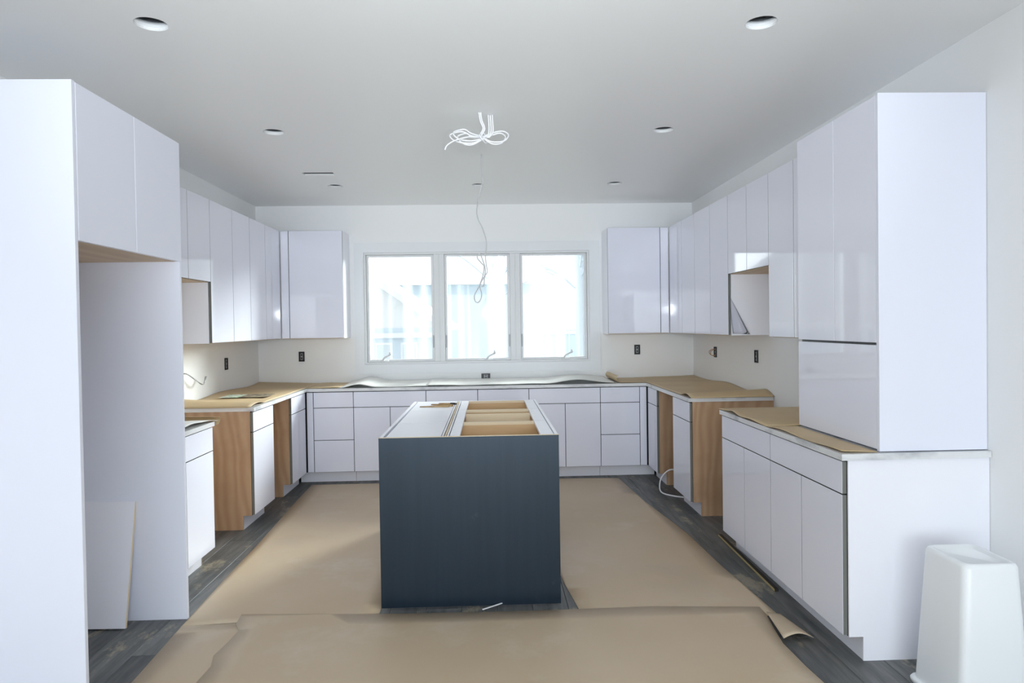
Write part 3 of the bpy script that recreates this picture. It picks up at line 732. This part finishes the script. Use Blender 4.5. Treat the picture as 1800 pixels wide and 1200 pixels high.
bm = bmesh.new(); add_box(bm, -0.19, 0.19, -0.13, 0.13, 0, 0.0012)
tag(obj('printed_leaflet', bm, M_print, loc=(0.36, -1.38, 0.917), rot=(0, 0, 0.02)), 'printed green and dark brown leaflet lying on the left counter paper', 'leaflet')

# ------------------------------------------------------------------ ceiling fittings
names_can = ['round ceiling cut-out above the refrigerator enclosure, nearest on the left', 'round ceiling cut-out nearest on the right above the tall cabinet',
             'middle round ceiling cut-out on the left side', 'middle round ceiling cut-out on the right side',
             'small far left round ceiling cut-out beside the vent slot', 'small far right round ceiling cut-out']
def ring(bm, cx, cy, r0, r1, z0, z1, n=28):
    A = [[bm.verts.new((cx + r * math.cos(2 * math.pi * k / n), cy + r * math.sin(2 * math.pi * k / n), z)) for k in range(n)] for r, z in ((r0, z0), (r0, z1), (r1, z1), (r1, z0))]
    for q in range(4):
        for k in range(n):
            bm.faces.new([A[q][k], A[q][(k + 1) % n], A[(q + 1) % 4][(k + 1) % n], A[(q + 1) % 4][k]])
    bmesh.ops.recalc_face_normals(bm, faces=bm.faces)
for (x, y), lb in zip(cans, names_can):
    c = empty('recessed_light_housing', (x, y, ZC))
    ct = 0.034 if y < -4 else (0.022 if y < -2 else 0.0165)
    bm = bmesh.new(); ring(bm, 0, 0, CR - 0.003, CR + 0.02, 0.0125, ct); obj('collar', bm, M_can, c, True)
    bm = bmesh.new(); ring(bm, 0, 0, CR + 0.001, CR + 0.02, ct + 0.0005, 0.14); add_box(bm, -0.085, 0.085, -0.085, 0.085, 0.1405, 0.145); obj('housing', bm, M_candark, c)
    tag(c, lb, 'ceiling light', 'ceiling light cut-outs')
c = empty('ceiling_box', (2.305, -1.0, ZC))
bm = bmesh.new(); ring(bm, 0, 0, 0.048, 0.056, 0.0125, 0.05, 16); add_box(bm, -0.056, 0.056, -0.056, 0.056, 0.0505, 0.055); obj('box_shell', bm, M_grey, c)
tag(c, 'small round electrical box in the ceiling above the window centre', 'electrical box')
c = empty('vent_opening', ((vent[0] + vent[1]) / 2, (vent[2] + vent[3]) / 2, ZC))
boxes('duct_boot', [(-0.13, -0.1251, -0.055, 0.055, 0.0125, 0.12), (0.1251, 0.13, -0.055, 0.055, 0.0125, 0.12), (-0.125, 0.125, -0.055, -0.0501, 0.0125, 0.12),
                    (-0.125, 0.125, 0.0501, 0.055, 0.0125, 0.12), (-0.13, 0.13, -0.055, 0.055, 0.1201, 0.123)], M_duct, c)
tag(c, 'rectangular vent slot cut in the ceiling on the left', 'vent')

# bundle of white cable hanging from the ceiling
bm = bmesh.new(); r = 0.0046
C0 = (2.352, -3.05)
def P(x, z, y=-3.05): return (x, y, z)
for k in range(2):
    d = 0.010 * k
    add_tube(bm, spline([P(2.345 + d, ZC - 0.001, -3.08), P(2.352 + d, 2.69, -3.075), P(2.368 + d, 2.645, -3.07), P(2.352 + d, 2.61, -3.07), P(2.355, 2.585, -3.08), P(2.375, 2.575, -3.085)]), r)
for k in range(3):
    d = 0.012 * k
    add_tube(bm, spline([P(2.400 + d, ZC - 0.001, -3.03), P(2.403 + d, 2.68, -3.035), P(2.402 + d, 2.63, -3.04), P(2.390 + 0.5 * d, 2.595, -3.05)]), r)
for k, (sx, zz) in enumerate(((1.0, 0.0), (0.90, 0.014), (0.78, -0.010))):   # left loops
    add_tube(bm, spline([P(2.375, 2.600), P(2.30, 2.612 + zz, -3.03), P(2.375 - 0.135 * sx, 2.640 + zz, -3.02), P(2.375 - 0.205 * sx, 2.615 + zz, -3.04), P(2.375 - 0.17 * sx, 2.572 + zz, -3.06), P(2.30, 2.558 + zz, -3.07), P(2.38, 2.592, -3.06)]), r)
for k, (sx, zz) in enumerate(((1.0, 0.0), (0.88, -0.012))):                # right loops
    add_tube(bm, spline([P(2.36, 2.598), P(2.42, 2.628 + zz, -3.03), P(2.37 + 0.115 * sx, 2.642 + zz, -3.02), P(2.37 + 0.150 * sx, 2.612 + zz, -3.04), P(2.37 + 0.12 * sx, 2.572 + zz, -3.06), P(2.42, 2.566 + zz, -3.07), P(2.36, 2.594, -3.06)]), r)
add_tube(bm, spline([P(2.37, 2.598), P(2.28, 2.592, -3.08), P(2.20, 2.565, -3.10), P(2.155, 2.535, -3.11), P(2.142, 2.508, -3.11)]), r)
add_tube(bm, spline([P(2.352, 2.62, -3.045), P(2.347, 2.595, -3.11), P(2.362, 2.568, -3.11), P(2.382, 2.560, -3.06), P(2.388, 2.59, -3.03), P(2.375, 2.622, -3.035), P(2.355, 2.618, -3.07)]), r)
tag(obj('cable_bundle', bm, M_cable, None, True), 'looped bundle of white cable hanging from the ceiling above the island', 'cable')
bm = bmesh.new()
Q = lambda x, z, y=-2.08: (x, y, z)
add_tube(bm, spline([Q(2.349, ZC - 0.001), Q(2.353, 2.60), Q(2.354, 2.534), Q(2.325, 2.42), Q(2.309, 2.325), Q(2.318, 2.262), Q(2.347, 2.199), Q(2.373, 2.114), Q(2.375, 2.05), Q(2.368, 1.99), Q(2.372, 1.93), Q(2.379, 1.872), Q(2.352, 1.83), Q(2.330, 1.79),
                     Q(2.325, 1.77), Q(2.300, 1.735), Q(2.280, 1.69), Q(2.290, 1.652), Q(2.312, 1.648), Q(2.332, 1.68), Q(2.334, 1.72), Q(2.322, 1.77, -2.075), Q(2.345, 1.84, -2.07), Q(2.356, 1.91, -2.07), Q(2.330, 1.945), Q(2.308, 1.975), Q(2.312, 2.0), Q(2.330, 2.0), Q(2.35, 1.95), Q(2.365, 1.89), Q(2.357, 1.82), Q(2.352, 1.77), Q(2.336, 1.765)], 6), 0.0038, 6)
tag(obj('pendant_wire', bm, M_cabled, None, True), 'thin pendant wire hanging from ceiling and knotted in front of window', 'wire')

# ------------------------------------------------------------------ electrical boxes on walls
def outlet(name, loc, rz, w, h, label, double=False):
    """local: x along the wall, -y out of the wall"""
    c = empty(name, loc, rz)
    bm = bmesh.new(); t = 0.004
    for q in ((-w / 2, w / 2, h / 2 - t, h / 2), (-w / 2, w / 2, -h / 2, -h / 2 + t), (-w / 2, -w / 2 + t, -h / 2 + t, h / 2 - t), (w / 2 - t, w / 2, -h / 2 + t, h / 2 - t)):
        add_box(bm, q[0], q[1], -0.010, -0.0005, q[2], q[3])
    add_box(bm, -w / 2 + t, w / 2 - t, -0.002, -0.0005, -h / 2 + t, h / 2 - t)
    obj('box_rim', bm, M_dark, c)
    bm = bmesh.new(); add_box(bm, -w * 0.22, w * 0.22, -0.0065, -0.0021, -h * 0.34, h * 0.34, 0.002)
    obj('receptacle', bm, M_grey, c)
    bm = bmesh.new()
    for s in (-1, 1): add_box(bm, -w * 0.13, w * 0.13, -0.0085, -0.0066, s * h * 0.17 - h * 0.09, s * h * 0.17 + h * 0.09, 0.001)
    obj('socket_face', bm, M_dark, c)
    tag(c, label, 'electrical box'); return c
outlet('outlet_box', (0.443, 0, 1.181), 0, 0.058, 0.102, 'open electrical box on the far wall left of the window')
outlet('outlet_box', (3.946, 0, 1.198), 0, 0.060, 0.102, 'open electrical box on the far wall right of the window')
outlet('outlet_box', (0, -0.885, 1.163), math.pi / 2, 0.060, 0.108, 'open electrical box on the left wall under the wall cabinets')
c = outlet('outlet_box', (W, -0.715, 1.190), -math.pi / 2, 0.060, 0.100, 'electrical box with bent copper wires on the right wall near the corner')
bm = bmesh.new()
for k in range(2):
    add_tube(bm, spline([(-0.02 + 0.02 * k, -0.003, 0.028), (-0.03, -0.03, 0.024 - 0.012 * k), (-0.045 + 0.01 * k, -0.050 + 0.012 * k, 0.0), (-0.03, -0.035, -0.03), (0.0, -0.004, -0.040 + 0.01 * k)]), 0.003, 6)
obj('wire', bm, M_copper, c, True)['label'] = 'bent copper wire ends'
outlet('outlet_box', (W, -1.71, 1.193), -math.pi / 2, 0.060, 0.102, 'open electrical box on the right wall nearer the tall cabinet')
c = outlet('outlet_box', (2.347, 0, 0.944), 0, 0.092, 0.058, 'small black horizontal outlet on the wall under the window')
bm = bmesh.new()
def LW(y, z, x=0.02): return (x, y, z)
for k in range(2):
    add_tube(bm, spline([LW(-1.80, 1.135 + 0.004 * k, 0.002), LW(-1.75, 1.13, 0.03), LW(-1.66, 1.085 - 0.004 * k, 0.05), LW(-1.56, 1.035, 0.06 + 0.01 * k), LW(-1.50, 1.045 + 0.01 * k, 0.06), LW(-1.45 - 0.02 * k, 1.09, 0.055)]), 0.0042, 6)
tag(obj('loose_wire', bm, M_grey, None, True), 'grey wires poking out of the left wall above the counter', 'wire')
# white cable in right appliance gap
bm = bmesh.new()
add_tube(bm, spline([(4.30, -1.30, 0.012), (4.10, -1.25, 0.15), (3.97, -1.22, 0.185), (3.90, -1.18, 0.12), (3.87, -1.20, 0.05), (3.86, -1.30, 0.008), (3.92, -1.42, 0.006), (4.05, -1.50, 0.006), (4.25, -1.52, 0.006)]), 0.006)
tag(obj('white_cable', bm, M_cable, None, True), 'white cable looping out of the gap in the right base cabinets', 'cable')

# ------------------------------------------------------------------ loose things
# board leaning inside the refrigerator alcove
bm = bmesh.new(); add_box(bm, -0.55, 0.0, -0.016, 0.0, 0.0, 0.612, 0.001)
o = obj('loose_board', bm, [M_white, M_lip], loc=(0.571, -3.728, 0.0045), rot=(math.radians(-9.6), math.radians(1.0), 0))
for p in o.data.polygons: p.material_index = 1 if p.normal.x > 0.5 else 0
tag(o, 'white board leaning inside the empty refrigerator alcove', 'board')
# inverted waste bin
binr = empty('waste_bin', (4.232, -4.580, 0))
bm = bmesh.new()
def rrect(cx, cy, hx, hy, r, z, n=5):
    pts = []
    for k, (sx, sy) in enumerate(((1, 1), (-1, 1), (-1, -1), (1, -1))):
        for j in range(n):
            a = math.pi / 2 * (k + j / (n - 1))
            pts.append((cx + sx * (hx - r) + r * math.cos(a), cy + sy * (hy - r) + r * math.sin(a), z))
    return pts
def loft(bm, loops, cap0=True, cap1=True):
    R_ = [[bm.verts.new(p) for p in l] for l in loops]
    n = len(R_[0])
    for a, b in zip(R_[:-1], R_[1:]):
        for k in range(n): bm.faces.new([a[k], a[(k + 1) % n], b[(k + 1) % n], b[k]])
    if cap0: bm.faces.new(list(reversed(R_[0])))
    if cap1: bm.faces.new(R_[-1])
    bmesh.ops.recalc_face_normals(bm, faces=bm.faces)
hx0, hy0, hx1, hy1 = 0.138, 0.150, 0.107, 0.125
L_ = []
for z in (0.0, 0.02, 0.28, 0.545):
    t = z / 0.565; L_.append(rrect(0, 0, hx0 + (hx1 - hx0) * t, hy0 + (hy1 - hy0) * t, 0.03, z))
L_.append(rrect(0, 0, hx1 - 0.004, hy1 - 0.004, 0.028, 0.558)); L_.append(rrect(0, 0, hx1 - 0.012, hy1 - 0.012, 0.024, 0.563))
L_.append(rrect(0, 0, hx1 - 0.022, hy1 - 0.022, 0.018, 0.562)); L_.append(rrect(0, 0, hx1 - 0.026, hy1 - 0.026, 0.016, 0.550))
loft(bm, L_); obj('body', bm, M_bin, binr, True)
bm = bmesh.new()
loft(bm, [rrect(0, 0, hx0 + 0.001, hy0 + 0.001, 0.03, 0.0), rrect(0, 0, hx0 + 0.013, hy0 + 0.013, 0.035, 0.001), rrect(0, 0, hx0 + 0.015, hy0 + 0.015, 0.036, 0.014), rrect(0, 0, hx0 + 0.010, hy0 + 0.010, 0.034, 0.022), rrect(0, 0, hx0 + 0.0005, hy0 + 0.0005, 0.03, 0.022)])
obj('rim', bm, M_bin, binr, True)
tag(binr, 'upside-down tapered white plastic bin in the lower right corner', 'bin')
# thin strips
bm = bmesh.new(); add_box(bm, -0.012, 0.012, -0.49, 0.49, 0.0, 0.014, 0.001)
o = obj('molding_strip', bm, [M_strip, M_stripw], loc=(3.942, -3.01, 0.001), rot=(0, 0, math.radians(-1.4)))
for p in o.data.polygons: p.material_index = 1 if p.normal.x < -0.5 else 0
tag(o, 'dark thin molding strip with yellowish edge on the floor along the right cabinets', 'molding')
bm = bmesh.new(); add_box(bm, -0.058, 0.058, -0.004, 0.004, 0, 0.003)
tag(obj('plastic_strip', bm, M_cable, loc=(2.38, -3.628, 0.017), rot=(0, math.radians(-4), math.radians(28))), 'small white plastic strip on the floor at the island foot', 'strip')
# peeling film on the side of the right wall cabinet
def film(u, v):
    a = Vector((4.208, -2.024, 1.68)).lerp(Vector((4.235, -2.024, 1.385)), v)
    b = Vector((4.212, -2.024, 1.675)).lerp(Vector((4.36, -2.024, 1.380)), v)
    p = a.lerp(b, u); p.y -= 0.05 * math.sin(math.pi * u * 0.8) * v + 0.002; return p
tag(sheet('protective_film', film, 10, 14, M_film, 0.0006), 'clear protective film peeling off the right wall cabinet side', 'film')
# tools on the island
zt = IZ - 0.0028
def stick(name, label, cat, loc, rz, l, w, h, m, taper=0.4, head=None):
    c = empty(name, loc, rz)
    bm = bmesh.new(); add_prism(bm, [(-l / 2, 0), (l / 2, 0), (l / 2, h), (-l / 2, h * taper)], 'y', -w / 2, w / 2); obj('blade' if head else 'body', bm, m, c)
    if head:
        bm = bmesh.new(); add_box(bm, l / 2 + 0.0005, l / 2 + 0.05, -w * 0.55, w * 0.55, 0, h * 1.25, 0.003); obj('handle', bm, head, c)
    tag(c, label, cat); return c
stick('wood_shim', 'brown wooden shim lying leftmost on the island top', 'shim', (1.985, -2.24, zt), math.radians(-8), 0.21, 0.018, 0.012, M_shim)
stick('wood_shim', 'tan wooden shim crossing another shim on the island top', 'shim', (2.035, -2.165, zt), math.radians(-38), 0.20, 0.018, 0.016, M_shim)
stick('putty_knife', 'small tool with dark handle on the island top', 'tool', (2.050, -2.06, zt), math.radians(-30), 0.10, 0.022, 0.010, M_shim, 0.5, M_dark)

# ------------------------------------------------------------------ outside the window
bm = bmesh.new(); add_box(bm, -60, 60, 0.6, 120, -1.3, -1.0)
struct(obj('ground', bm, M_snow), 'pale ground outside the window', 'ground')
h = empty('neighbour_house', (-2.6, 10.0, -1.0))
def hb(*b): return (b[0] + 2.6, b[1] + 2.6, b[2] - 10, b[3] - 10, b[4] + 1, b[5] + 1)
boxes('wall', [hb(-6.2, 1.0, 10.1, 16, -1.0, 1.25)], M_house, h)
bm = bmesh.new(); add_prism(bm, [(-6.5 + 2.6, 2.45), (1.15 + 2.6, 2.45), (-2.7 + 2.6, 5.1)], 'y', 0.0, 6.2); obj('gable', bm, M_houser, h)
bm = bmesh.new(); add_prism(bm, [(1.30 + 2.6, 2.36), (-2.7 + 2.6, 5.12), (-2.7 + 2.6, 5.30), (1.45 + 2.6, 2.44)], 'y', -0.25, 6.4); obj('roof_slope', bm, M_houset, h)
bm = bmesh.new(); add_prism(bm, [(-6.7 + 2.6, 2.36), (-2.7 + 2.6, 5.12), (-2.7 + 2.6, 5.30), (-6.85 + 2.6, 2.44)], 'y', -0.25, 6.4); obj('roof_slope', bm, M_houset, h)
boxes('fascia', [hb(-6.5, 1.2, 9.95, 10.08, 1.20, 1.32)], M_houset, h)
for x in (-1.6, -0.45, 0.18):
    f = boxes('window_frame', [hb(x, x + 0.42, 10.03, 10.095, 0.45, 1.08)], M_houset, h)
    boxes('window_pane', [hb(x + 0.05, x + 0.37, 10.015, 10.028, 0.5, 1.03)], M_pane_d, f)
tag(h, 'pale gabled neighbour house beyond the left pane', 'house')
h2 = empty('far_house', (1.2, 30, -1.0))
boxes('wall', [(-8, 3.6, 0, 8, 0, 4.7)], M_house, h2)
bm = bmesh.new(); add_prism(bm, [(-0.4, 4.7), (4, 7.2), (8.4, 4.7)], 'x', -8.3, 3.9); obj('roof', bm, M_houser, h2)
tag(h2, 'bigger pale house standing farther behind the gabled one', 'house')
def tree(x, y, hgt, r, label, seed):
    rnd = random.Random(seed); c = empty('bare_tree', (x, y, -1.0))
    bm = bmesh.new(); add_tube(bm, spline([(0, 0, 0), (0.05, 0, hgt * 0.4), (-0.04, 0.05, hgt * 0.75), (0.0, 0, hgt)], 4), r); obj('trunk', bm, M_bark, c, True)
    bm = bmesh.new()
    for k in range(16):
        z = hgt * rnd.uniform(0.42, 0.95); a = rnd.uniform(0, 6.28); l = rnd.uniform(0.8, 1.8)
        p0 = Vector((0, 0, z)); d = Vector((math.cos(a), math.sin(a), 0.7))
        add_tube(bm, spline([p0, p0 + d * l * 0.5 + Vector((0, 0, 0.1)), p0 + d * l], 3), r * 0.16, 5)
        for q in range(3):
            s = p0 + d * l * rnd.uniform(0.4, 0.9); e2 = Vector((rnd.uniform(-1, 1), rnd.uniform(-1, 1), rnd.uniform(0.2, 1))) * 0.7
            add_tube(bm, [s, s + e2], r * 0.07, 4)
    obj('branches', bm, M_bark, c, True)
    tag(c, label, 'tree', 'trees outside')
tree(2.55, 11.5, 7.0, 0.16, 'pale bare tree outside the middle pane', 1)
tree(5.1, 13, 8.0, 0.18, 'pale bare tree outside the right pane', 2)
fn = empty('garden_fence', (5.5, 15.5, -1.0))
for k in range(24): boxes('fence_board', [(-2.4 + k * 0.22, -2.4 + k * 0.22 + 0.20, 0, 0.03, 0, 2.3 if k % 1 == 0 else 2.2)], M_house, fn)
boxes('fence_rail', [(-2.42, 2.9, -0.05, -0.002, 2.15, 2.25)], M_houset, fn)
tag(fn, 'pale board fence outside the right pane', 'fence')
